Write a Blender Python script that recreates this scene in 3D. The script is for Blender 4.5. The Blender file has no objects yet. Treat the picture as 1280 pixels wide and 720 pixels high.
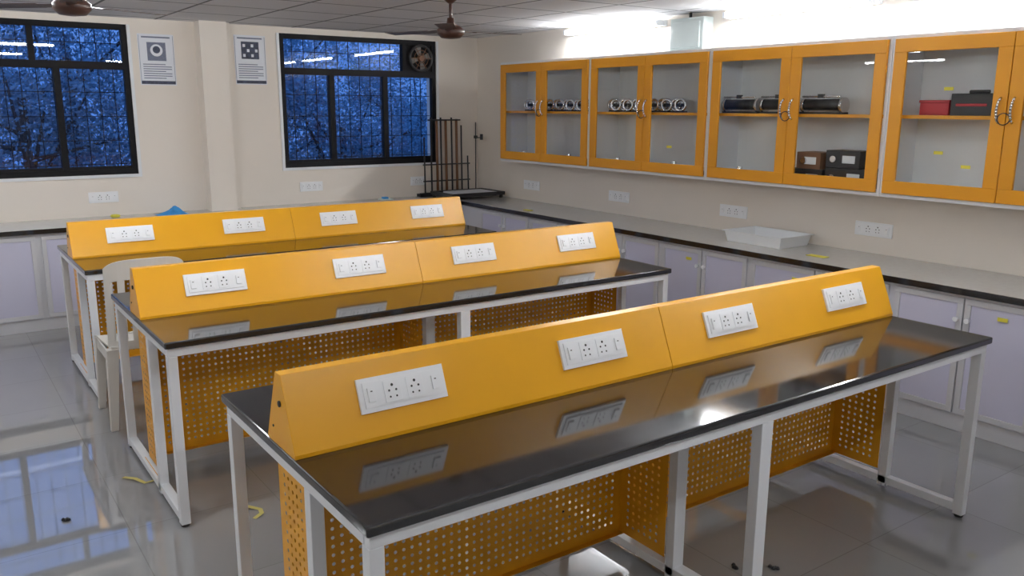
import bpy, bmesh, math, random
from mathutils import Vector, Matrix
random.seed(7)
sc=bpy.context.scene
sc.view_settings.view_transform='Standard'
COL=bpy.context.collection

# ------------------------------------------------------------------ materials
def mat(name,col,rough=.5,metal=0,spec=.5,noise=0,nscale=8,bump=0,bscale=60,coat=0,ior=None):
    m=bpy.data.materials.new(name);m.use_nodes=True
    nt=m.node_tree;b=nt.nodes['Principled BSDF']
    b.inputs['Base Color'].default_value=(*col,1);b.inputs['Roughness'].default_value=rough
    b.inputs['Metallic'].default_value=metal;b.inputs['Specular IOR Level'].default_value=spec
    b.inputs['Coat Weight'].default_value=coat
    if ior:b.inputs['IOR'].default_value=ior
    tc=nt.nodes.new('ShaderNodeTexCoord')
    if noise:
        n=nt.nodes.new('ShaderNodeTexNoise');n.inputs['Scale'].default_value=nscale;n.inputs['Detail'].default_value=4
        nt.links.new(tc.outputs['Object'],n.inputs['Vector'])
        r=nt.nodes.new('ShaderNodeMapRange');r.inputs[3].default_value=1-noise;r.inputs[4].default_value=1+noise
        nt.links.new(n.outputs['Fac'],r.inputs[0])
        mx=nt.nodes.new('ShaderNodeVectorMath');mx.operation='SCALE';mx.inputs[0].default_value=col
        nt.links.new(r.outputs[0],mx.inputs['Scale']);nt.links.new(mx.outputs[0],b.inputs['Base Color'])
    if bump:
        n=nt.nodes.new('ShaderNodeTexNoise');n.inputs['Scale'].default_value=bscale
        nt.links.new(tc.outputs['Object'],n.inputs['Vector'])
        bp=nt.nodes.new('ShaderNodeBump');bp.inputs['Strength'].default_value=bump;bp.inputs['Distance'].default_value=.01
        nt.links.new(n.outputs['Fac'],bp.inputs['Height']);nt.links.new(bp.outputs[0],b.inputs['Normal'])
    return m
def emis(name,col,s):
    m=bpy.data.materials.new(name);m.use_nodes=True;nt=m.node_tree
    nt.nodes.remove(nt.nodes['Principled BSDF']);e=nt.nodes.new('ShaderNodeEmission')
    e.inputs[0].default_value=(*col,1);e.inputs[1].default_value=s
    nt.links.new(e.outputs[0],nt.nodes['Material Output'].inputs[0]);return m
def glassmat(name,tint,ior=1.5,rough=.0,boost=0.0):
    m=bpy.data.materials.new(name);m.use_nodes=True;nt=m.node_tree
    nt.nodes.remove(nt.nodes['Principled BSDF'])
    t=nt.nodes.new('ShaderNodeBsdfTransparent');t.inputs[0].default_value=(*tint,1)
    g=nt.nodes.new('ShaderNodeBsdfGlossy');g.inputs['Roughness'].default_value=rough
    f=nt.nodes.new('ShaderNodeFresnel');f.inputs[0].default_value=ior
    a=nt.nodes.new('ShaderNodeMath');a.operation='ADD';a.inputs[1].default_value=boost
    nt.links.new(f.outputs[0],a.inputs[0])
    x=nt.nodes.new('ShaderNodeMixShader');nt.links.new(a.outputs[0],x.inputs[0])
    nt.links.new(t.outputs[0],x.inputs[1]);nt.links.new(g.outputs[0],x.inputs[2])
    nt.links.new(x.outputs[0],nt.nodes['Material Output'].inputs[0]);return m
def tilemat(name,col,mortar,size,msize,rough,noise=.05,ox=0,oy=0,nscale=3,bump=0,spec=.5,ior=1.5):
    m=bpy.data.materials.new(name);m.use_nodes=True;nt=m.node_tree;b=nt.nodes['Principled BSDF']
    b.inputs['Roughness'].default_value=rough;b.inputs['Specular IOR Level'].default_value=spec;b.inputs['IOR'].default_value=ior
    tc=nt.nodes.new('ShaderNodeTexCoord');mp=nt.nodes.new('ShaderNodeMapping');mp.inputs['Location'].default_value=(ox,oy,0)
    nt.links.new(tc.outputs['Object'],mp.inputs[0])
    br=nt.nodes.new('ShaderNodeTexBrick');br.offset=0;br.squash=1
    br.inputs['Scale'].default_value=1;br.inputs['Brick Width'].default_value=size;br.inputs['Row Height'].default_value=size
    br.inputs['Mortar Size'].default_value=msize;br.inputs['Mortar Smooth'].default_value=.1
    br.inputs['Color1'].default_value=(*col,1);br.inputs['Color2'].default_value=(*[c*.93 for c in col],1);br.inputs['Mortar'].default_value=(*mortar,1)
    nt.links.new(mp.outputs[0],br.inputs['Vector'])
    n=nt.nodes.new('ShaderNodeTexNoise');n.inputs['Scale'].default_value=nscale;n.inputs['Detail'].default_value=5
    nt.links.new(tc.outputs['Object'],n.inputs['Vector'])
    r=nt.nodes.new('ShaderNodeMapRange');r.inputs[3].default_value=1-noise;r.inputs[4].default_value=1+noise;nt.links.new(n.outputs['Fac'],r.inputs[0])
    s=nt.nodes.new('ShaderNodeVectorMath');s.operation='SCALE';nt.links.new(br.outputs['Color'],s.inputs[0]);nt.links.new(r.outputs[0],s.inputs['Scale'])
    nt.links.new(s.outputs[0],b.inputs['Base Color'])
    if bump:
        bp=nt.nodes.new('ShaderNodeBump');bp.inputs['Strength'].default_value=bump;bp.inputs['Distance'].default_value=.003;bp.invert=True
        nt.links.new(br.outputs['Fac'],bp.inputs['Height']);nt.links.new(bp.outputs[0],b.inputs['Normal'])
    return m

M_wall=mat('wall_paint_cream',(.84,.77,.69),.5,noise=.03,nscale=2,bump=.05,bscale=30)
M_floor=tilemat('vitrified_floor_tile',(.29,.29,.295),(.21,.21,.21),.6,.002,.03,.10,.05,.1,.8,ior=2.05)
M_ceil=tilemat('mineral_ceiling_tile',(.82,.81,.83),(.20,.20,.21),.6,.012,.8,.06,.0,.15,nscale=60,bump=.6)
M_or=mat('orange_powder_coat',(.84,.40,.007),.30,noise=.03,bump=.04,bscale=400)
M_or2=mat('orange_perforated_steel',(.80,.37,.010),.40)
M_orc=mat('orange_cabinet_frame',(.82,.35,.012),.35,noise=.04,nscale=5)
M_gran=mat('black_granite',(.012,.012,.014),.075,spec=.6,noise=.5,nscale=300,ior=1.65)
M_wht=mat('white_powder_coat',(.84,.86,.89),.35)
M_plas=mat('white_plastic',(.94,.95,.97),.3)
M_plas2=mat('chair_plastic',(.72,.69,.64),.4,noise=.03)
M_hole=mat('socket_hole_black',(.02,.02,.02),.6)
M_rub=mat('black_rubber',(.02,.02,.02),.7)
M_top=mat('counter_stone',(.60,.59,.56),.13,noise=.08,nscale=40)
M_lav=mat('lavender_laminate',(.64,.63,.78),.4,noise=.03,nscale=4)
M_alu=mat('aluminium_section',(.68,.68,.71),.4,metal=.15)
M_blkf=mat('black_window_frame',(.008,.008,.01),.6,spec=.2)
M_glass=glassmat('window_glass',(.86,.92,1.),1.45,0,.0)
M_cglass=glassmat('cabinet_glass',(.94,.965,.97),1.17,.0,.01)
M_cin=mat('cabinet_interior_white',(.90,.92,.93),.5)
M_steel=mat('polished_steel',(.75,.75,.77),.25,metal=1)
M_dark=mat('dark_instrument',(.02,.02,.022),.45,noise=.3,nscale=20)
M_brown=mat('fan_brown',(.06,.025,.018),.35)
M_wood=mat('brown_wood_rod',(.20,.09,.04),.5,noise=.2,nscale=30)
M_red=mat('red_box_card',(.45,.02,.03),.5)
M_yel=mat('yellow_paper',(.80,.72,.08),.6)
M_blue=mat('blue_cloth',(.05,.32,.72),.8,noise=.2,nscale=20)
M_paper=mat('poster_paper',(.80,.82,.88),.5,noise=.02)
M_ink=mat('poster_ink',(.05,.06,.10),.6,noise=.95,nscale=50)
M_ink2=mat('poster_text_grey',(.17,.19,.27),.6,noise=.5,nscale=90)
M_leaf=mat('tree_leaf',(.09,.19,.27),.9,spec=.1,noise=.5,nscale=1.2)  # outdoor haze put into the leaf colour as a lighter, bluer tone
M_bark=mat('tree_bark',(.03,.03,.035),.9,noise=.3)
M_gnd=mat('outside_soil',(.05,.06,.05),.9,noise=.3)
M_tube=emis('fluorescent_tube_glow',(.94,.97,1.0),94)
M_tubew=emis('fluorescent_tube_glow_strong',(.95,.98,1.0),145)  # wall tubes emit more strongly so the wall above the cabinets blows out
M_teal=mat('switchbox_plastic',(.76,.84,.82),.4)

# ------------------------------------------------------------------ mesh builder
class MB:
    def __init__(s): s.bm=bmesh.new(); s.mats=[]; s.T=Matrix.Identity(4)
    def mi(s,m):
        if m not in s.mats:s.mats.append(m)
        return s.mats.index(m)
    def v(s,p): return s.bm.verts.new(s.T@Vector(p))
    def face(s,vs,m,smooth=False):
        try:
            f=s.bm.faces.new(vs);f.material_index=s.mi(m);f.smooth=smooth;return f
        except ValueError: return None
    def box(s,x0,x1,y0,y1,z0,z1,m):
        P=[s.v(p) for p in((x0,y0,z0),(x1,y0,z0),(x1,y1,z0),(x0,y1,z0),(x0,y0,z1),(x1,y0,z1),(x1,y1,z1),(x0,y1,z1))]
        for q in((3,2,1,0),(4,5,6,7),(0,1,5,4),(1,2,6,5),(2,3,7,6),(3,0,4,7)): s.face([P[i] for i in q],m)
    def hexa(s,a,b,m):  # two quads lists of 4 points
        A=[s.v(p) for p in a];B=[s.v(p) for p in b]
        s.face(A[::-1],m);s.face(B,m)
        for i in range(4): s.face([A[i],A[(i+1)%4],B[(i+1)%4],B[i]],m)
    def beam(s,p0,p1,w0,d0,w1,d1,m):
        q=lambda p,w,d:[(p[0]-w,p[1]-d,p[2]),(p[0]+w,p[1]-d,p[2]),(p[0]+w,p[1]+d,p[2]),(p[0]-w,p[1]+d,p[2])]
        s.hexa(q(p0,w0,d0),q(p1,w1,d1),m)
    def cyl(s,p0,p1,r,m,n=16,r1=None,cap=True):
        p0=Vector(p0);p1=Vector(p1);d=(p1-p0).normalized()
        a=d.orthogonal().normalized();b=d.cross(a);r1=r if r1 is None else r1
        A=[];B=[]
        for i in range(n):
            t=2*math.pi*i/n;o=a*math.cos(t)+b*math.sin(t)
            A.append(s.v(p0+o*r));B.append(s.v(p1+o*r1))
        for i in range(n): s.face([A[i],A[(i+1)%n],B[(i+1)%n],B[i]],m,True)
        if cap: s.face(A[::-1],m);s.face(B,m)
    def path(s,pts,r,m,n=8):
        for i in range(len(pts)-1): s.cyl(pts[i],pts[i+1],r,m,n)
    def lathe(s,c,prof,m,n=24):
        rings=[]
        for r,z in prof: rings.append([s.v((c[0]+r*math.cos(2*math.pi*i/n),c[1]+r*math.sin(2*math.pi*i/n),c[2]+z)) for i in range(n)])
        for a,b in zip(rings,rings[1:]):
            for i in range(n): s.face([a[i],a[(i+1)%n],b[(i+1)%n],b[i]],m,True)
        s.face(rings[0][::-1],m);s.face(rings[-1],m)
    def prism(s,prof,x0,x1,m,mend=None): # profile (y,z) extruded along x
        A=[s.v((x0,y,z)) for y,z in prof];B=[s.v((x1,y,z)) for y,z in prof];n=len(prof)
        s.face(A,mend or m);s.face(B[::-1],mend or m)
        for i in range(n): s.face([A[i],B[i],B[(i+1)%n],A[(i+1)%n]],m)
    def torus(s,c,R,r,axis,m,n=20,k=8):
        ax=Vector(axis).normalized();a=ax.orthogonal().normalized();b=ax.cross(a);rings=[]
        for i in range(n):
            t=2*math.pi*i/n;o=a*math.cos(t)+b*math.sin(t)
            rings.append([s.v(Vector(c)+o*(R+r*math.cos(2*math.pi*j/k))+ax*(r*math.sin(2*math.pi*j/k))) for j in range(k)])
        for i in range(n):
            for j in range(k):
                s.face([rings[i][j],rings[(i+1)%n][j],rings[(i+1)%n][(j+1)%k],rings[i][(j+1)%k]],m,True)
    def perf(s,fn,W,Hh,m,pitch=.030,rad=.0062,marg=.03):
        nu=max(1,round((W-2*marg)/pitch));nv=max(1,round((Hh-2*marg)/pitch))
        pu=(W-2*marg)/nu;pv=(Hh-2*marg)/nv
        cache={}
        def g(u,v):
            k=(round(u*1e5),round(v*1e5))
            if k not in cache:cache[k]=s.v(fn(u,v))
            return cache[k]
        for i in range(nu):
            for j in range(nv):
                cx=marg+(i+.5)*pu;cy=marg+(j+.5)*pv
                o=[(1,0),(1,1),(0,1),(-1,1),(-1,0),(-1,-1),(0,-1),(1,-1)]
                O=[g(cx+a*pu/2,cy+b*pv/2) for a,b in o]
                I=[s.v(fn(cx+rad*math.cos(k*math.pi/4),cy+rad*math.sin(k*math.pi/4))) for k in range(8)]
                for k in range(8): s.face([O[k],O[(k+1)%8],I[(k+1)%8],I[k]],m)
        # solid margins
        for (a,b,c,d) in((0,W,0,marg),(0,W,Hh-marg,Hh),(0,marg,marg,Hh-marg),(W-marg,W,marg,Hh-marg)):
            s.face([s.v(fn(a,c)),s.v(fn(b,c)),s.v(fn(b,d)),s.v(fn(a,d))],m)
    def done(s,name,parent=None,bevel=0,seg=2):
        me=bpy.data.meshes.new(name);bmesh.ops.recalc_face_normals(s.bm,faces=s.bm.faces[:]) if bevel>=0 else None
        s.bm.to_mesh(me);s.bm.free()
        for m in s.mats: me.materials.append(m)
        o=bpy.data.objects.new(name,me);COL.objects.link(o)
        if parent:o.parent=parent
        if bevel>0:
            b=o.modifiers.new('bevel','BEVEL');b.width=bevel;b.segments=seg;b.limit_method='ANGLE';b.angle_limit=math.radians(50)
        return o
def empty(name,loc=(0,0,0)):
    e=bpy.data.objects.new(name,None);e.empty_display_size=.1;COL.objects.link(e);e.location=loc;return e

# ------------------------------------------------------------------ room
XL,XR,YF,YB,ZC=-2.6,5.038,-2.6,7.795,2.42
def boxobj(name,a,m,bevel=0,parent=None):
    b=MB();b.box(*a,m);return b.done(name,parent,bevel)
boxobj('floor',(XL-.2,XR+.2,YF-.2,YB+.2,-.1,0),M_floor)
boxobj('ceiling',(XL-.2,XR+.2,YF-.2,YB+.2,ZC,ZC+.1),M_ceil)
boxobj('wall_right',(XR,XR+.2,YF-.2,YB+.2,0,ZC),M_wall)
boxobj('wall_left',(XL-.2,XL,YF-.2,YB+.2,0,ZC),M_wall)
boxobj('wall_front',(XL,XR,YF-.2,YF,0,ZC),M_wall)
W1=(-.09,1.57);W2=(2.87,4.53);WZ=(1.136,2.366)
b=MB()
b.box(XL,XR,YB,YB+.2,0,WZ[0],M_wall);b.box(XL,XR,YB,YB+.2,WZ[1],ZC,M_wall)
for x0,x1 in((XL,W1[0]),(W1[1],W2[0]),(W2[1],XR)): b.box(x0,x1,YB,YB+.2,WZ[0],WZ[1],M_wall)
# pilaster column with stepped edge
b.box(2.12,2.35,YB-.16,YB,.79,ZC,M_wall);b.box(2.28,2.40,YB-.09,YB,.79,ZC,M_wall)
b.done('wall_back')
b=MB()
for (x0,x1) in (W1,W2):
    t=.025
    b.box(x0-t,x1+t,YB-.012,YB,WZ[0]-t,WZ[0],M_wht);b.box(x0-t,x0,YB-.012,YB,WZ[0],WZ[1],M_wht);b.box(x1,x1+t,YB-.012,YB,WZ[0],WZ[1],M_wht)
b.done('trim_1')

def window(name,x0,x1,lower,upper,fan=None):
    b=MB();z0,z1=WZ;y0,y1=YB+.005,YB+.06;t=.045
    b.box(x0,x1,y0,y1,z0,z0+t,M_blkf);b.box(x0,x1,y0,y1,z1-t,z1,M_blkf)
    b.box(x0,x0+t,y0,y1,z0+t,z1-t,M_blkf);b.box(x1-t,x1,y0,y1,z0+t,z1-t,M_blkf)
    zt=2.03;b.box(x0+t,x1-t,y0,y1,zt-.03,zt+.03,M_blkf)
    for x in lower: b.box(x-.025,x+.025,y0+.003,y1-.003,z0+t,zt-.03,M_blkf)
    for x in upper: b.box(x-.022,x+.022,y0+.003,y1-.003,zt+.03,z1-t,M_blkf)
    # sash bottom rail
    b.box(x0+t,x1-t,y0+.01,y1-.01,z0+t,z0+t+.025,M_blkf)
    ed=x1-t if fan is None else fan
    yg=YB+.035
    for (a,c,d,e) in((x0+t,x1-t,z0+t,zt-.03),(x0+t,ed,zt+.03,z1-t)):
        b.face([b.v((a,yg,d)),b.v((c,yg,d)),b.v((c,yg,e)),b.v((a,yg,e))],M_glass)
    # security grille outside
    yq=YB+.15;k=x0+.06
    while k<x1: b.box(k-.003,k+.003,yq-.003,yq+.003,z0,z1,M_blkf);k+=.115
    k=z0+.08
    while k<z1: b.box(x0,x1,yq-.003,yq+.003,k-.003,k+.003,M_blkf);k+=.2
    if fan: b.box(fan,x1-t,y0+.02,y1,zt+.03,z1-t,M_blkf)
    return b.done(name)
window('window_1',W1[0],W1[1],[.46,1.02],[.86])
window('window_2',W2[0],W2[1],[3.38,3.95],[4.17],fan=4.19)
# exhaust fan
b=MB();c=(4.345,YB-.02,2.19)
b.torus((c[0],c[1],c[2]),.125,.014,(0,1,0),M_dark,28,8)
b.torus((c[0],c[1]-.01,c[2]),.08,.003,(0,1,0),M_wood,24,6);b.torus((c[0],c[1]-.01,c[2]),.045,.003,(0,1,0),M_wood,20,6)
b.cyl((c[0],c[1]+.025,c[2]),(c[0],c[1]-.02,c[2]),.03,M_wood,16)
for i in range(6):
    t=i*math.pi/3;b.path([(c[0]+.03*math.cos(t),c[1]-.012,c[2]+.03*math.sin(t)),(c[0]+.125*math.cos(t),c[1]-.008,c[2]+.125*math.sin(t))],.003,M_wood,6)
M_fb=mat('exhaust_blade_grey',(.22,.21,.20),.5)
for i in range(4):
    t=i*math.pi/2+.3;u=Vector((math.cos(t),0,math.sin(t)));w=Vector((-math.sin(t),0,math.cos(t)));C=Vector(c)+Vector((0,.008,0))
    q=[C+u*.03-w*.015,C+u*.11-w*.04,C+u*.11+w*.03+Vector((0,.015,0)),C+u*.03+w*.015+Vector((0,.01,0))]
    b.face([b.v(p) for p in q],M_fb)
b.done('exhaust_fan',bevel=-1)

# ------------------------------------------------------------------ sockets
def plate(name,M,w=.265,h=.10,parent=None,dn=.5):
    b=MB();b.T=M
    b.box(-w/2,w/2,-h/2,h/2,0,.009,M_plas)
    b.box(-w/2+.014,w/2-.014,-h/2+.013,h/2-.013,.009,.0125,M_plas)
    for sx in(-1,1):
        X=sx*w*.37;b.box(X-.011,X+.011,-.02,.02,.0125,.018,M_plas)
        b.box(X-.003,X+.003,.008,.011,.018,.0186,M_hole)
        X=sx*w*.13
        b.box(X-.026,X+.026,-.03,.03,.0125,.0142,M_plas)
        for dx,dy,r in((0,.017,.0042),(-.011,.002,.0034),(.011,.002,.0034),(-.010,-.016,.003),(.010,-.016,.003)):
            b.cyl((X+dx,dy,.0142),(X+dx,dy,.0148),r,M_hole,10)
    return b.done(name,parent,.002)

# ------------------------------------------------------------------ lab benches
L,D,H=2.80,1.08,.80
def bench(x,y):
    E=empty('lab_bench',(x,y,0));m=D/2
    b=MB();b.box(0,L,0,D,.772,H,M_gran);b.done('granite_worktop',E,.006,3)
    b=MB();r=.018;zt=.77
    b.box(.012,L-.012,.015,.015+.03,zt-.035,zt,M_wht);b.box(.012,L-.012,D-.045,D-.015,zt-.035,zt,M_wht)
    for fx,hw in((.03,.019),(L/2,.027),(L-.03,.019)):
        b.box(fx-hw,fx+hw,.045,D-.045,zt-.035,zt,M_wht)
        for fy in(.035,m-.155,D-.035):
            b.box(fx-hw,fx+hw,fy-.02,fy+.02,.012,zt-.035,M_wht)
            if fy!=m-.155: b.cyl((fx,fy,0),(fx,fy,.012),.018,M_rub,12)
        b.box(fx-hw,fx+hw,.055,D-.055,.025,.06,M_wht)
    b.done('steel_frame',E,.002)
    b=MB();z0,z1=.09,.735;yp=m+.11
    for x0,x1 in((.05,L/2-.03),(L/2+.03,L-.05)):
        b.perf(lambda u,v:(x0+u,yp,z0+v),x1-x0,z1-z0,M_or2)
        b.box(x0,x1,yp-.025,yp+.001,z0-.002,z0,M_or2)
    for xe in(.03,L/2-.032,L-.055):
        b.perf(lambda u,v:(xe,m-.135+u,z0+v),.245,z1-z0,M_or2)
    b.box(.01,.012,m-.135,m+.11,z0-.002,z0+.001,M_or2)
    b.done('perforated_panels',E,-1)
    b=MB();wb,wt,zs=.103,.02,1.013
    for x0,x1 in((.004,L/2-.001),(L/2+.001,L-.004)):
        b.prism([(m-wb,H),(m-wb,H+.012),(m-wt,zs),(m+wt,zs),(m+wb,H+.012),(m+wb,H)],x0,x1,M_or)
    b.cyl((.004,m-.01,.93),(-.001,m-.01,.93),.009,M_hole,12)
    b.cyl((.004,m+.05,.85),(.001,m+.05,.85),.004,M_hole,10)
    b.done('power_spine',E,.004,3)
    up=Vector((0,wb-wt,zs-H-.012)).normalized();rt=Vector((1,0,0));nn=rt.cross(up)
    for i,px in enumerate((.345,1.06,1.745,2.475)):
        k=.117;P=Vector((px,m-wb,H+.012))+up*k
        M=Matrix(((rt.x,up.x,nn.x,P.x),(rt.y,up.y,nn.y,P.y),(rt.z,up.z,nn.z,P.z),(0,0,0,1)))
        plate('socket_plate_%d'%(i+1),M,.275,.098,E)
bench(.722,1.573);bench(.717,3.372);bench(.711,5.168)

# ------------------------------------------------------------------ wall counters
CT=.79
def doors_front(b,mod,p,fn):
    a0,a1=mod;mid=(a0+a1)/2
    for s,e in((a0+.02,mid-.004),(mid+.004,a1-.02)):
        z0,z1=.10,.735;t=.032
        fn(b,s,e,z0,z0+t,.018,M_alu);fn(b,s,e,z1-t,z1,.018,M_alu)
        fn(b,s,s+t,z0+t,z1-t,.018,M_alu);fn(b,e-t,e,z0+t,z1-t,.018,M_alu)
        fn(b,s+t,e-t,z0+t,z1-t,.010,M_lav)
    for k in(mid-.03,mid+.03): p(b,k)
XC=4.41;G_=.002
b=MB()
b.box(XC+.05,XR-G_,-1.2,YB-G_,.0,CT-.03,M_alu)
b.box(XC+.006,XR-G_,-1.2,YB-G_,CT-.03,CT,M_top)
b.box(XC,XC+.012,-1.2,YB-.6,CT-.034,CT+.001,M_gran)
def fr(b,s,e,z0,z1,d,m): b.box(XC+.05-d,XC+.05,s,e,z0,z1,m)
def kr(b,k): b.cyl((XC+.032,k,.62),(XC+.008,k,.62),.011,M_plas,12,.014)
bd=[-.72,.10,.92,1.74,2.56,3.57,4.39,5.21,6.03,6.85]
for a,c in zip(bd,bd[1:]): doors_front(b,(a,c),kr,fr)
b.done('lab_counter',bevel=.0015,seg=1)
YC=YB-.605
b=MB()
b.box(XL+G_,XC+.04,YC+.05,YB-G_,.0,CT-.03,M_alu)
b.box(XL+G_,XC+.005,YC+.006,YB-G_,CT-.03,CT,M_top)
b.box(XL+G_,XC,YC,YC+.012,CT-.034,CT+.001,M_gran)
def fb(b,s,e,z0,z1,d,m): b.box(s,e,YC+.05-d,YC+.05,z0,z1,m)
def kb(b,k): b.cyl((k,YC+.032,.62),(k,YC+.008,.62),.011,M_plas,12,.014)
bd=[-2.58,-1.76,-.94,-.12,.70,1.52,2.34,3.16,3.98]
for a,c in zip(bd,bd[1:]): doors_front(b,(a,c),kb,fb)
fb(b,4.0,4.36,.1,.735,.018,M_lav)
b.done('lab_counter',bevel=.0015,seg=1)

# ------------------------------------------------------------------ wall cabinets
XF=4.708;zb,zt=1.195,2.125
def cabinet(y1,y0):
    E=empty('wall_cabinet',(0,0,0))
    b=MB();x0=XF+.012;t=.02;XW=XR-G_
    b.box(x0,XW,y0,y1,zb,zb+t,M_wht);b.box(x0,XW,y0,y1,zt-t,zt,M_wht)
    b.box(x0,XW,y0,y0+t,zb+t,zt-t,M_wht);b.box(x0,XW,y1-t,y1,zb+t,zt-t,M_wht)
    b.box(XR-.012,XR-.003,y0+t,y1-t,zb+t,zt-t,M_cin)
    b.done('carcass',E,.001,1)
    b=MB();b.box(XF+.05,XR-.013,y0+t,y1-t,1.655,1.675,M_orc);b.done('shelf',E)
    mid=(y0+y1)/2;s=.075
    for n,(a,c) in enumerate(((y0+.022,mid-.002),(mid+.002,y1-.022))):
        b=MB();z0,z1=zb+.024,zt-.022
        b.box(XF-.008,XF+.011,a,c,z0,z0+s,M_orc);b.box(XF-.008,XF+.011,a,c,z1-s,z1,M_orc)
        b.box(XF-.008,XF+.011,a,a+s,z0+s,z1-s,M_orc);b.box(XF-.008,XF+.011,c-s,c,z0+s,z1-s,M_orc)
        b.done('door_frame_%d'%(n+1),E,.002,1)
        b=MB();b.face([b.v((XF,a+s,z0+s)),b.v((XF,c-s,z0+s)),b.v((XF,c-s,z1-s)),b.v((XF,a+s,z1-s))],M_cglass)
        b.done('door_glass_%d'%(n+1),E,-1)
        b=MB();hy=mid+(-.035 if n==0 else .035)
        pts=[(XF-.008,hy,1.64)]+[(XF-.008-.034*math.sin(math.pi*k/8)**.6,hy,1.64+.13*k/8) for k in range(1,8)]+[(XF-.008,hy,1.77)]
        b.path(pts,.007,M_steel,8)
        if n==0: b.torus((XF-.03,mid,1.66),.03,.003,(1,.2,0),M_dark,16,6)
        b.done('pull_handle_%d'%(n+1),E,-1)
    return E
ys=[6.885,5.55,4.23,2.86,1.50,.15]
for a,c in zip(ys,ys[1:]): cabinet(a-.001,c+.001)

# contents
def wheels(name,y0,y1,n,z):
    b=MB()
    for i in range(n):
        y=y0+(y1-y0)*i/(n-1);x=4.83+.03*(i%2)
        b.torus((x,y,z+.055),.042,.012,(1,.3,.0),M_steel,18,8)
        b.cyl((x-.02,y,z+.055),(x+.05,y,z+.055),.014,M_dark,12)
        b.box(x-.02,x+.05,y-.03,y+.03,z,z+.012,M_dark)
    return b.done(name)
SH=1.6755
wheels('pulley_apparatus_set',5.65,6.62,14,SH);wheels('pulley_apparatus_set',4.62,5.42,12,SH)
b=MB()
for y in(3.37,3.70,4.03):
    b.cyl((4.84,y-.13,SH+.06),(4.84,y+.13,SH+.06),.035,M_dark,16)
    b.cyl((4.84,y-.15,SH+.055),(4.84,y-.13,SH+.055),.05,M_steel,16);b.cyl((4.84,y+.13,SH+.055),(4.84,y+.15,SH+.055),.05,M_steel,16)
    b.box(4.80,4.88,y-.15,y+.15,SH,SH+.012,M_dark);b.cyl((4.80,y-.14,SH+.11),(4.80,y+.14,SH+.11),.006,M_steel,8);b.box(4.79,4.81,y-.02,y+.02,SH+.10,SH+.125,M_dark)
b.done('rheostat_set')
b=MB()
for (y0,y1,z0,z1,m) in((3.02,3.30,1.216,1.34,M_dark),(3.32,3.58,1.216,1.32,M_dark),(3.06,3.30,1.342,1.45,M_dark),(3.34,3.52,1.322,1.43,M_wood)):
    b.box(4.80,4.98,y0,y1,z0,z1,m);b.box(4.795,4.80,y0+.03,y0+.12,z0+.03,z1-.03,M_cin)
    b.cyl((4.80,y1-.06,(z0+z1)/2),(4.782,y1-.06,(z0+z1)/2),.022,M_steel,12)
b.done('measuring_instrument_stack',bevel=.004)
b=MB();b.box(4.82,4.95,2.55,2.72,SH,SH+.07,M_red);b.box(4.815,4.955,2.545,2.725,SH+.07,SH+.085,M_red);b.done('red_storage_box',bevel=.003)
b=MB();b.box(4.80,4.96,2.30,2.53,SH,SH+.12,M_dark);b.box(4.795,4.80,2.33,2.50,SH+.05,SH+.065,M_red);b.cyl((4.88,2.36,SH+.13),(4.88,2.47,SH+.13),.01,M_dark,8);b.done('galvanometer_case',bevel=.004)
b=MB();b.box(4.80,4.96,1.95,2.10,SH,SH+.12,M_dark);b.cyl((4.8,2.02,SH+.06),(4.79,2.02,SH+.06),.03,M_cin,14);b.done('galvanometer_case',bevel=.004)
for (y0,y1) in((5.62,6.05),(6.25,6.75),(4.35,4.75),(5.0,5.4),(3.75,4.1)):
    b=MB();b.box(4.8,4.93,y0,y1,1.216,1.24,M_dark);b.box(4.82,4.91,y0+.05,y1-.1,1.24,1.27,M_steel);b.cyl((4.86,y1-.06,1.24),(4.86,y1-.06,1.30),.02,M_steel,10);b.done('optical_bench_rail',bevel=.002)
b=MB()
for y,z in((2.50,1.82),(2.36,1.40),(2.52,1.47),(3.3,1.28),(4.6,1.42)): b.box(XF-.0025,XF-.0005,y-.026,y+.026,z-.009,z+.009,M_yel)
b.done('yellow_label_stickers')
b=MB()
for y,z in((2.62,.66),(3.2,.66),(4.1,.66),(1.95,.66)): b.box(XC+.0295,XC+.0315,y-.025,y+.025,z-.010,z+.010,M_yel)
b.done('yellow_door_labels')

# ------------------------------------------------------------------ wall sockets
def wallM(axis,P):
    if axis=='x': rt=Vector((0,-1,0));nn=Vector((-1,0,0))
    else: rt=Vector((1,0,0));nn=Vector((0,-1,0))
    up=Vector((0,0,1));P=Vector(P)
    return Matrix(((rt.x,up.x,nn.x,P.x),(rt.y,up.y,nn.y,P.y),(rt.z,up.z,nn.z,P.z),(0,0,0,1)))
for y in(6.79,5.50,4.22,3.065): plate('wall_socket',wallM('x',(XR,y,.945)),.26,.09)
for x in(1.275,3.12,4.29): plate('wall_socket',wallM('y',(x,YB,.95)),.23 if x<4 else .17,.09)
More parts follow.
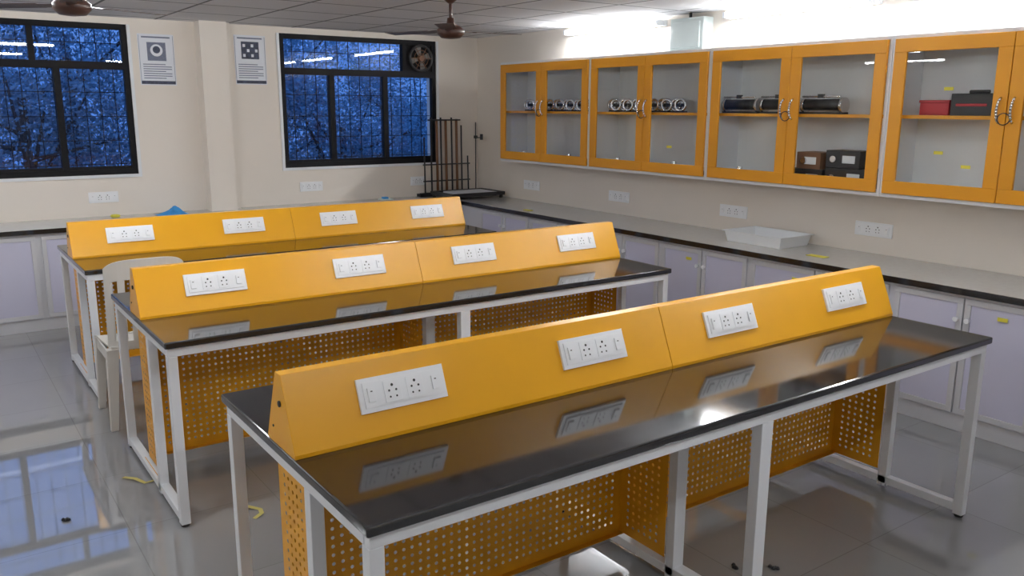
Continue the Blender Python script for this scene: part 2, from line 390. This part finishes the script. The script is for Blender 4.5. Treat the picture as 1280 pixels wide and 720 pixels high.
# ------------------------------------------------------------------ posters
def poster(x0,x1,z0,z1,kind):
    b=MB();y=YB
    b.box(x0,x1,y-.004,y,z0,z1,M_paper)
    w=x1-x0;h=z1-z0
    b.box(x0+.03,x1-.03,y-.005,y-.004,z1-.032,z1-.020,M_ink2)
    if kind:
        b.box(x0+w*.22,x0+w*.78,y-.005,y-.004,z0+h*.52,z0+h*.87,M_ink)
        for i in range(4):
            for j in range(3):
                if (i+j)%2==0: b.box(x0+w*(.27+.13*i),x0+w*(.35+.13*i),y-.0056,y-.005,z0+h*(.56+.10*j),z0+h*(.62+.10*j),M_paper)
    else:
        n=20;cx=x0+w/2;cz=z0+h*.66
        b.box(x0+w*.24,x0+w*.76,y-.005,y-.004,z0+h*.48,z0+h*.84,M_ink2)
        b.cyl((cx,y-.005,cz+.01),(cx,y-.0058,cz+.01),.050,M_paper,n);b.cyl((cx,y-.0058,cz+.015),(cx,y-.0064,cz+.015),.030,M_ink,n)
    for i in range(7):
        z=z0+h*.13+i*h*.045;b.box(x0+.03,x1-.03-(.05 if i%3==0 else 0),y-.005,y-.004,z,z+.007,M_ink2)
    b.box(x0+.008,x1-.008,y-.005,y-.004,z0+.008,z0+.035,M_ink)
    for xa in(x0+.006,x1-.009): b.box(xa,xa+.003,y-.005,y-.004,z0+.01,z1-.01,M_ink2)
    b.done('wall_poster')
poster(1.65,1.94,1.88,2.30,0);poster(2.455,2.74,1.90,2.33,1)

# ------------------------------------------------------------------ ceiling fans
def fan(x,y,a0):
    b=MB();z=2.17
    b.lathe((x,y,0),[(.012,ZC-.0),(.05,ZC-.005),(.055,ZC-.05),(.02,ZC-.08),(.012,ZC-.085)][::-1],M_brown)
    b.cyl((x,y,z+.03),(x,y,ZC-.05),.010,M_brown,10)
    b.lathe((x,y,z),[(.02,-.045),(.06,-.04),(.085,-.015),(.085,.01),(.06,.03),(.025,.045),(.02,.08)],M_brown)
    for i in range(3):
        t=a0+i*2*math.pi/3;u=Vector((math.cos(t),math.sin(t),0));w=Vector((-u.y,u.x,0));C=Vector((x,y,z))
        def q(r,hw,dz):return [C+u*r-w*hw+Vector((0,0,dz-.004)),C+u*r+w*hw+Vector((0,0,dz+.004)),C+u*r+w*hw+Vector((0,0,dz+.0065)),C+u*r-w*hw+Vector((0,0,dz-.0015))]
        b.hexa(q(.07,.02,0),q(.17,.025,0),M_brown)
        b.hexa(q(.15,.045,.001),q(.48,.055,.001),M_brown)
    b.done('ceiling_fan',bevel=-0.0)
fan(2.83,4.68,math.atan2(.81,.58)+math.pi);fan(.70,4.62,math.atan2(4.6,.7)+math.pi)

# ------------------------------------------------------------------ tube lights
def tube(p0,p1,wall=False):
    E=empty('tube_light')
    x0,y0,z=p0;x1,y1,_=p1;w=.022
    b=MB()
    if wall: b.box(XR-.04,XR-.002,y0,y1,z-w,z+w,M_wht);a=(x0,y0+.02,z);c=(x0,y1-.02,z)
    elif abs(x1-x0)>abs(y1-y0): b.box(x0,x1,y0-w,y0+w,z+.04,ZC-.001,M_wht);a=(x0+.02,y0,z);c=(x1-.02,y0,z)
    else: b.box(x0-w,x0+w,y0,y1,z+.04,ZC-.001,M_wht);a=(x0,y0+.02,z);c=(x0,y1-.02,z)
    b.done('batten',E)
    for p in(a,c):
        b=MB()
        if wall: b.box(p[0]-.02,XR-.04,p[1]-.012,p[1]+.012,z-.02,z+.02,M_wht)
        else: b.box(p[0]-.015,p[0]+.015,p[1]-.015,p[1]+.015,z-.02,z+.04,M_wht)
        b.done('end_holder',E)
    b=MB();b.cyl(a,c,.015,M_tubew if wall else M_tube,10);b.done('glass_tube',E)
zt_=2.33
tube((4.95,3.15,2.37),(4.95,4.35,2.37),True);tube((4.95,1.75,2.37),(4.95,2.95,2.37),True);tube((4.95,5.0,2.37),(4.95,6.2,2.37),True);tube((4.95,-.2,2.37),(4.95,1.0,2.37),True)
for p0,p1 in(((1.0,.2,zt_),(2.2,.2,zt_)),((2.4,2.0,zt_),(3.6,2.0,zt_)),
             ((-1.6,5.9,zt_),(-1.6,7.1,zt_)),((-1.4,1.5,zt_),(-1.4,2.7,zt_)),((.1,3.2,zt_),(1.3,3.2,zt_)),((.2,5.25,zt_),(1.4,5.25,zt_))): tube(p0,p1)  # last tube is an added, unseen lamp that brightens the back wall

# ------------------------------------------------------------------ plastic chair
def chair(x,y,rot=0):
    b=MB();m=M_plas2
    b.T=Matrix.Translation((x,y,0))@Matrix.Rotation(rot,4,'Z')@Matrix.Diagonal((1.03,1,1.025,1))
    n=8
    def sp(i,j,dz): 
        u=i/n-.5;v=j/n-.5
        return (u*(.40+.04*(v)),v*.40,.43+.03*(u*u*4)*.6-.012+dz+.015*max(0,-v)-.03*max(0,v-.35)*3)
    for dz,rv in((0,False),(-.012,True)):
        G=[[b.v(sp(i,j,dz)) for j in range(n+1)] for i in range(n+1)]
        for i in range(n):
            for j in range(n): b.face([G[i][j],G[i+1][j],G[i+1][j+1],G[i][j+1]],m,True)
        if not rv: top=G
        else:
            for k in range(n):
                b.face([top[k][0],top[k+1][0],G[k+1][0],G[k][0]],m);b.face([top[k][n],top[k+1][n],G[k+1][n],G[k][n]],m)
                b.face([top[0][k],top[0][k+1],G[0][k+1],G[0][k]],m);b.face([top[n][k],top[n][k+1],G[n][k+1],G[n][k]],m)
    def bp(t,z,o=0):
        s=(z-.43)/.47;R=.205
        return (math.sin(t)*(R+o)*1.0,-.17-.055*s-(math.cos(t)-.55)*.10*1.0-o*.6,z)
    def band(t0,t1,zf0,zf1,k=8):
        prev=None
        for i in range(k+1):
            t=t0+(t1-t0)*i/k
            q=[b.v(bp(t,zf0(t))),b.v(bp(t,zf1(t))),b.v(bp(t,zf1(t),.012)),b.v(bp(t,zf0(t),.012))]
            if prev:
                for a in range(4): b.face([prev[a],prev[(a+1)%4],q[(a+1)%4],q[a]],m,False)
            else: b.face(q,m)
            prev=q
        b.face(prev[::-1],m)
    T=1.15
    ztop=lambda t:.905-.035*(t/T)**4-.012*(t/T)**2
    band(-T,T,lambda t:.80-.02*(t/T)**2,ztop,20)
    band(-T,-T+.28,lambda t:.42,lambda t:.79,3);band(T-.28,T,lambda t:.42,lambda t:.79,3)
    for c in(-.62,-.31,0,.31,.62): band(c-.09,c+.09,lambda t:.45,lambda t:.81,2)
    band(-T,T,lambda t:.42,lambda t:.47,16)
    for sx in(-1,1):
        b.beam((sx*.215,-.225,0),(sx*.185,-.185,.43),.018,.016,.030,.026,m)
        b.beam((sx*.205,.195,0),(sx*.180,.165,.42),.018,.016,.030,.026,m)
        b.hexa([(sx*.20,-.18,.36),(sx*.21,-.18,.36),(sx*.21,-.18,.42),(sx*.20,-.18,.42)],[(sx*.195,.17,.36),(sx*.205,.17,.36),(sx*.205,.17,.42),(sx*.195,.17,.42)],m)
    b.hexa([(-.19,.175,.37),(-.19,.185,.37),(-.19,.185,.42),(-.19,.175,.42)],[(.19,.175,.37),(.19,.185,.37),(.19,.185,.42),(.19,.175,.42)],m)
    b.done('plastic_chair',bevel=.003)
chair(.935,4.93,0)

# ------------------------------------------------------------------ counter items
M_tray=mat('tray_plastic',(.90,.92,.94),.35)
b=MB();x0,x1,y0,y1,z0=4.63,4.97,3.47,3.96,CT+.001;hh=.072;e=.022
def ring(dx,z): return [(x0+dx,y0+dx,z),(x1-dx,y0+dx,z),(x1-dx,y1-dx,z),(x0+dx,y1-dx,z)]
R=[ring(e,z0),ring(.006,z0+hh),ring(-.008,z0+hh+.001),ring(-.008,z0+hh+.006),ring(.008,z0+hh+.005),ring(e+.004,z0+.005)]
V=[[b.v(p) for p in r] for r in R]
for a,c in zip(V,V[1:]):
    for i in range(4): b.face([a[i],a[(i+1)%4],c[(i+1)%4],c[i]],M_tray)
b.face(V[0][::-1],M_tray);b.face(V[-1],M_tray);b.done('plastic_tray')
boxobj('yellow_note',(4.60,4.66,3.12,3.25,CT+.001,CT+.004),M_yel)
# drafting board on low legs with raised black frame
b=MB();Z=CT+.001
b.box(4.34,4.98,7.18,7.62,Z+.03,Z+.045,M_dark)
for x in(4.37,4.95):
    for y in(7.21,7.59): b.cyl((x,y,Z),(x,y,Z+.03),.018,M_rub,10)
b.box(4.34,4.98,7.18,7.21,Z+.045,Z+.065,M_dark);b.box(4.34,4.98,7.59,7.62,Z+.045,Z+.065,M_dark)
b.box(4.34,4.37,7.21,7.59,Z+.045,Z+.065,M_dark);b.box(4.95,4.98,7.21,7.59,Z+.045,Z+.065,M_dark)
b.box(4.46,4.92,7.24,7.56,Z+.0452,Z+.062,M_paper)
b.done('drawing_board_tray',bevel=.002)
b=MB();zb_=CT+.001;q=.06
b.box(4.26,4.88,7.67,7.70,zb_,zb_+.04,M_dark)
b.box(4.26,4.29,7.67,7.76,zb_,zb_+.03,M_dark);b.box(4.85,4.88,7.67,7.76,zb_,zb_+.03,M_dark)
for i,(x,m,zt1,r) in enumerate(((4.32,M_dark,1.40,.008),(4.40,M_dark,1.60,.009),(4.47,M_wood,1.585,.014),(4.52,M_dark,1.60,.009),(4.58,M_wood,1.58,.014),(4.65,M_dark,1.60,.009),(4.71,M_wood,1.585,.014),(4.77,M_dark,1.52,.008),(4.85,M_dark,1.20,.008))):
    b.cyl((x,7.685,zb_+.02),(x+.01,7.715,zt1),r,m,10)
b.cyl((4.37,7.70,1.575),(4.76,7.70,1.575),.008,M_dark,8);b.cyl((4.30,7.69,1.12),(4.87,7.69,1.12),.007,M_dark,8);b.cyl((4.30,7.685,.95),(4.87,7.685,.95),.007,M_dark,8)
b.done('rod_rack')
b=MB();x,y=4.96,7.71
b.box(x-.06,x+.05,y-.05,y+.04,zb_,zb_+.012,M_dark);b.cyl((x,y,zb_+.01),(x,y,1.55),.006,M_dark,10)
b.box(x-.015,x+.015,y-.015,y+.015,1.38,1.41,M_dark);b.path([(x,y,1.395),(x-.02,y-.10,1.39),(x-.03,y-.16,1.40)],.005,M_dark);b.cyl((x-.03,y-.16,1.37),(x-.03,y-.16,1.43),.016,M_dark,10)
b.done('retort_stand',bevel=.001)
b=MB();n=14
G=[]
for i in range(n):
    row=[]
    for j in range(n):
        u=i/(n-1)-.5;v=j/(n-1)-.5;r=math.hypot(u,v)
        row.append(b.v((1.77+u*.26,7.58+v*.18,CT+.003+max(0,(.5-r))*.20*(.6+.4*math.sin(9*u+5*v)*math.cos(7*v)))))
    G.append(row)
for i in range(n-1):
    for j in range(n-1): b.face([G[i][j],G[i+1][j],G[i+1][j+1],G[i][j+1]],M_blue,True)
b.done('blue_cloth')
b=MB();b.torus((1.33,7.66,CT+.012),.028,.011,(0,0,1),M_yel,18,8);b.done('tape_roll')
b=MB();b.box(3.78,3.90,7.60,7.70,CT+.001,CT+.012,M_teal);b.box(3.81,3.86,7.62,7.68,CT+.012,CT+.03,M_blue);b.done('small_parts_box',bevel=.002)
b=MB();b.box(4.5,4.54,6.1,6.2,CT+.001,CT+.006,M_yel);b.done('yellow_note')
b=MB();b.box(4.93,XR,4.52,4.86,2.13,2.38,M_teal);b.box(4.92,4.93,4.55,4.83,2.16,2.35,M_teal);b.cyl((4.97,4.69,2.38),(4.97,4.69,ZC),.012,M_dark,10);b.done('distribution_box',bevel=.006)
def scrap(name,pts,m,w=.010):
    b=MB();L_=[]
    for i,p in enumerate(pts):
        a=pts[max(0,i-1)];c=pts[min(len(pts)-1,i+1)];d=Vector((c[0]-a[0],c[1]-a[1],0)).normalized();nn=Vector((-d.y,d.x,0))*w
        P=Vector((p[0],p[1],.002+.006*(i%2)));L_.append((b.v(P-nn),b.v(P+nn)))
    for q,r in zip(L_,L_[1:]): b.face([q[0],q[1],r[1],r[0]],m)
    b.done(name,bevel=-1)
M_ys=mat('yellow_tape_scrap',(.60,.52,.16),.6)
scrap('tape_scrap',[(.63,4.05),(.67,3.99),(.70,3.93),(.76,3.92)],M_ys)
scrap('tape_scrap',[(1.0,3.45),(1.02,3.40),(1.05,3.37),(1.04,3.32),(1.0,3.30)],M_ys)
for x,y in((.35,3.74),(2.38,1.88),(2.48,1.79)):
    b=MB()
    for k in range(4): b.lathe((x+random.uniform(-.015,.015),y+random.uniform(-.015,.015),0),[(.003,.0005),(.009,.004),(.006,.011),(.001,.014)],M_dark,7)
    b.done('dirt_crumb')

# ------------------------------------------------------------------ outside
boxobj('ground',(-40,50,9,70,-4.1,-4),M_gnd)
def leafmesh(seed):
    random.seed(seed);b=MB()
    cl=[(random.uniform(-1.3,1.3),random.uniform(-1,1),random.uniform(-1.4,1.5),random.uniform(.45,.8)) for _ in range(16)]
    for k in range(11000):
        cx,cy,cz,r=random.choice(cl)
        d=Vector((random.gauss(0,1),random.gauss(0,1),random.gauss(0,1))).normalized()*r*random.random()**.4
        p=Vector((cx,cy,cz))+d
        u=Vector((random.gauss(0,1),random.gauss(0,1),random.gauss(0,1))).normalized();w=u.orthogonal().normalized()
        s=random.uniform(.02,.05)
        b.face([b.v(p-u*s),b.v(p+w*s*.5),b.v(p+u*s),b.v(p-w*s*.5)],M_leaf)
    b.cyl((0,0,-5.4),(0,0,.4),.12,M_bark,10,.05)
    for k in range(7):
        c=cl[k];b.cyl((0,0,-1+k*.15),(c[0],c[1],c[2]),.035,M_bark,6,.012)
    return b
for i,(x,y,s) in enumerate(((-1.2,11.5,1),(1.2,12.4,1),(3.6,12.2,1),(5.7,12.8,.93),(8.2,12.6,.95),(10.6,14,1),(2.2,15.5,1.15),(6.6,16,1.05),(-2,15,1.2),(4.6,15.0,1.05),(9.2,16.5,1.0))):
    b=leafmesh(i+1);o=b.done('leafy_tree',bevel=-1)
    o.location=(x,y,-4+5.4*s);o.scale=(s,s,s)

w=bpy.data.worlds.new('dusk_sky');sc.world=w;w.use_nodes=True;nt=w.node_tree;bg=nt.nodes['Background']
tc=nt.nodes.new('ShaderNodeTexCoord');sx=nt.nodes.new('ShaderNodeSeparateXYZ');cr=nt.nodes.new('ShaderNodeValToRGB')
nt.links.new(tc.outputs['Generated'],sx.inputs[0]);nt.links.new(sx.outputs['Z'],cr.inputs[0])
cr.color_ramp.elements[0].color=(.07,.19,.55,1);cr.color_ramp.elements[0].position=0
cr.color_ramp.elements[1].color=(.30,.60,1.4,1);cr.color_ramp.elements[1].position=.9
nt.links.new(cr.outputs[0],bg.inputs[0]);bg.inputs[1].default_value=1.3

# ------------------------------------------------------------------ camera
h,yaw,pitch,roll,f=1.7110,-.6151,-.2122,.0046,1050.29
cy,sy=math.cos(yaw),math.sin(yaw);cp,sp=math.cos(pitch),math.sin(pitch);c_,s_=math.cos(roll),math.sin(roll)
F0=Vector((-sy,cy,0));R0=Vector((cy,sy,0));Z0=Vector((0,0,1))
F=F0*cp+Z0*sp;U=-F0*sp+Z0*cp
Rr=R0*c_+U*s_;Ur=-R0*s_+U*c_
cam=bpy.data.cameras.new('camera');cam.sensor_width=36;cam.lens=f/1280*36;cam.clip_start=.05
co=bpy.data.objects.new('camera',cam);COL.objects.link(co)
co.matrix_world=Matrix(((Rr.x,Ur.x,-F.x,0),(Rr.y,Ur.y,-F.y,0),(Rr.z,Ur.z,-F.z,h),(0,0,0,1)))
sc.camera=co
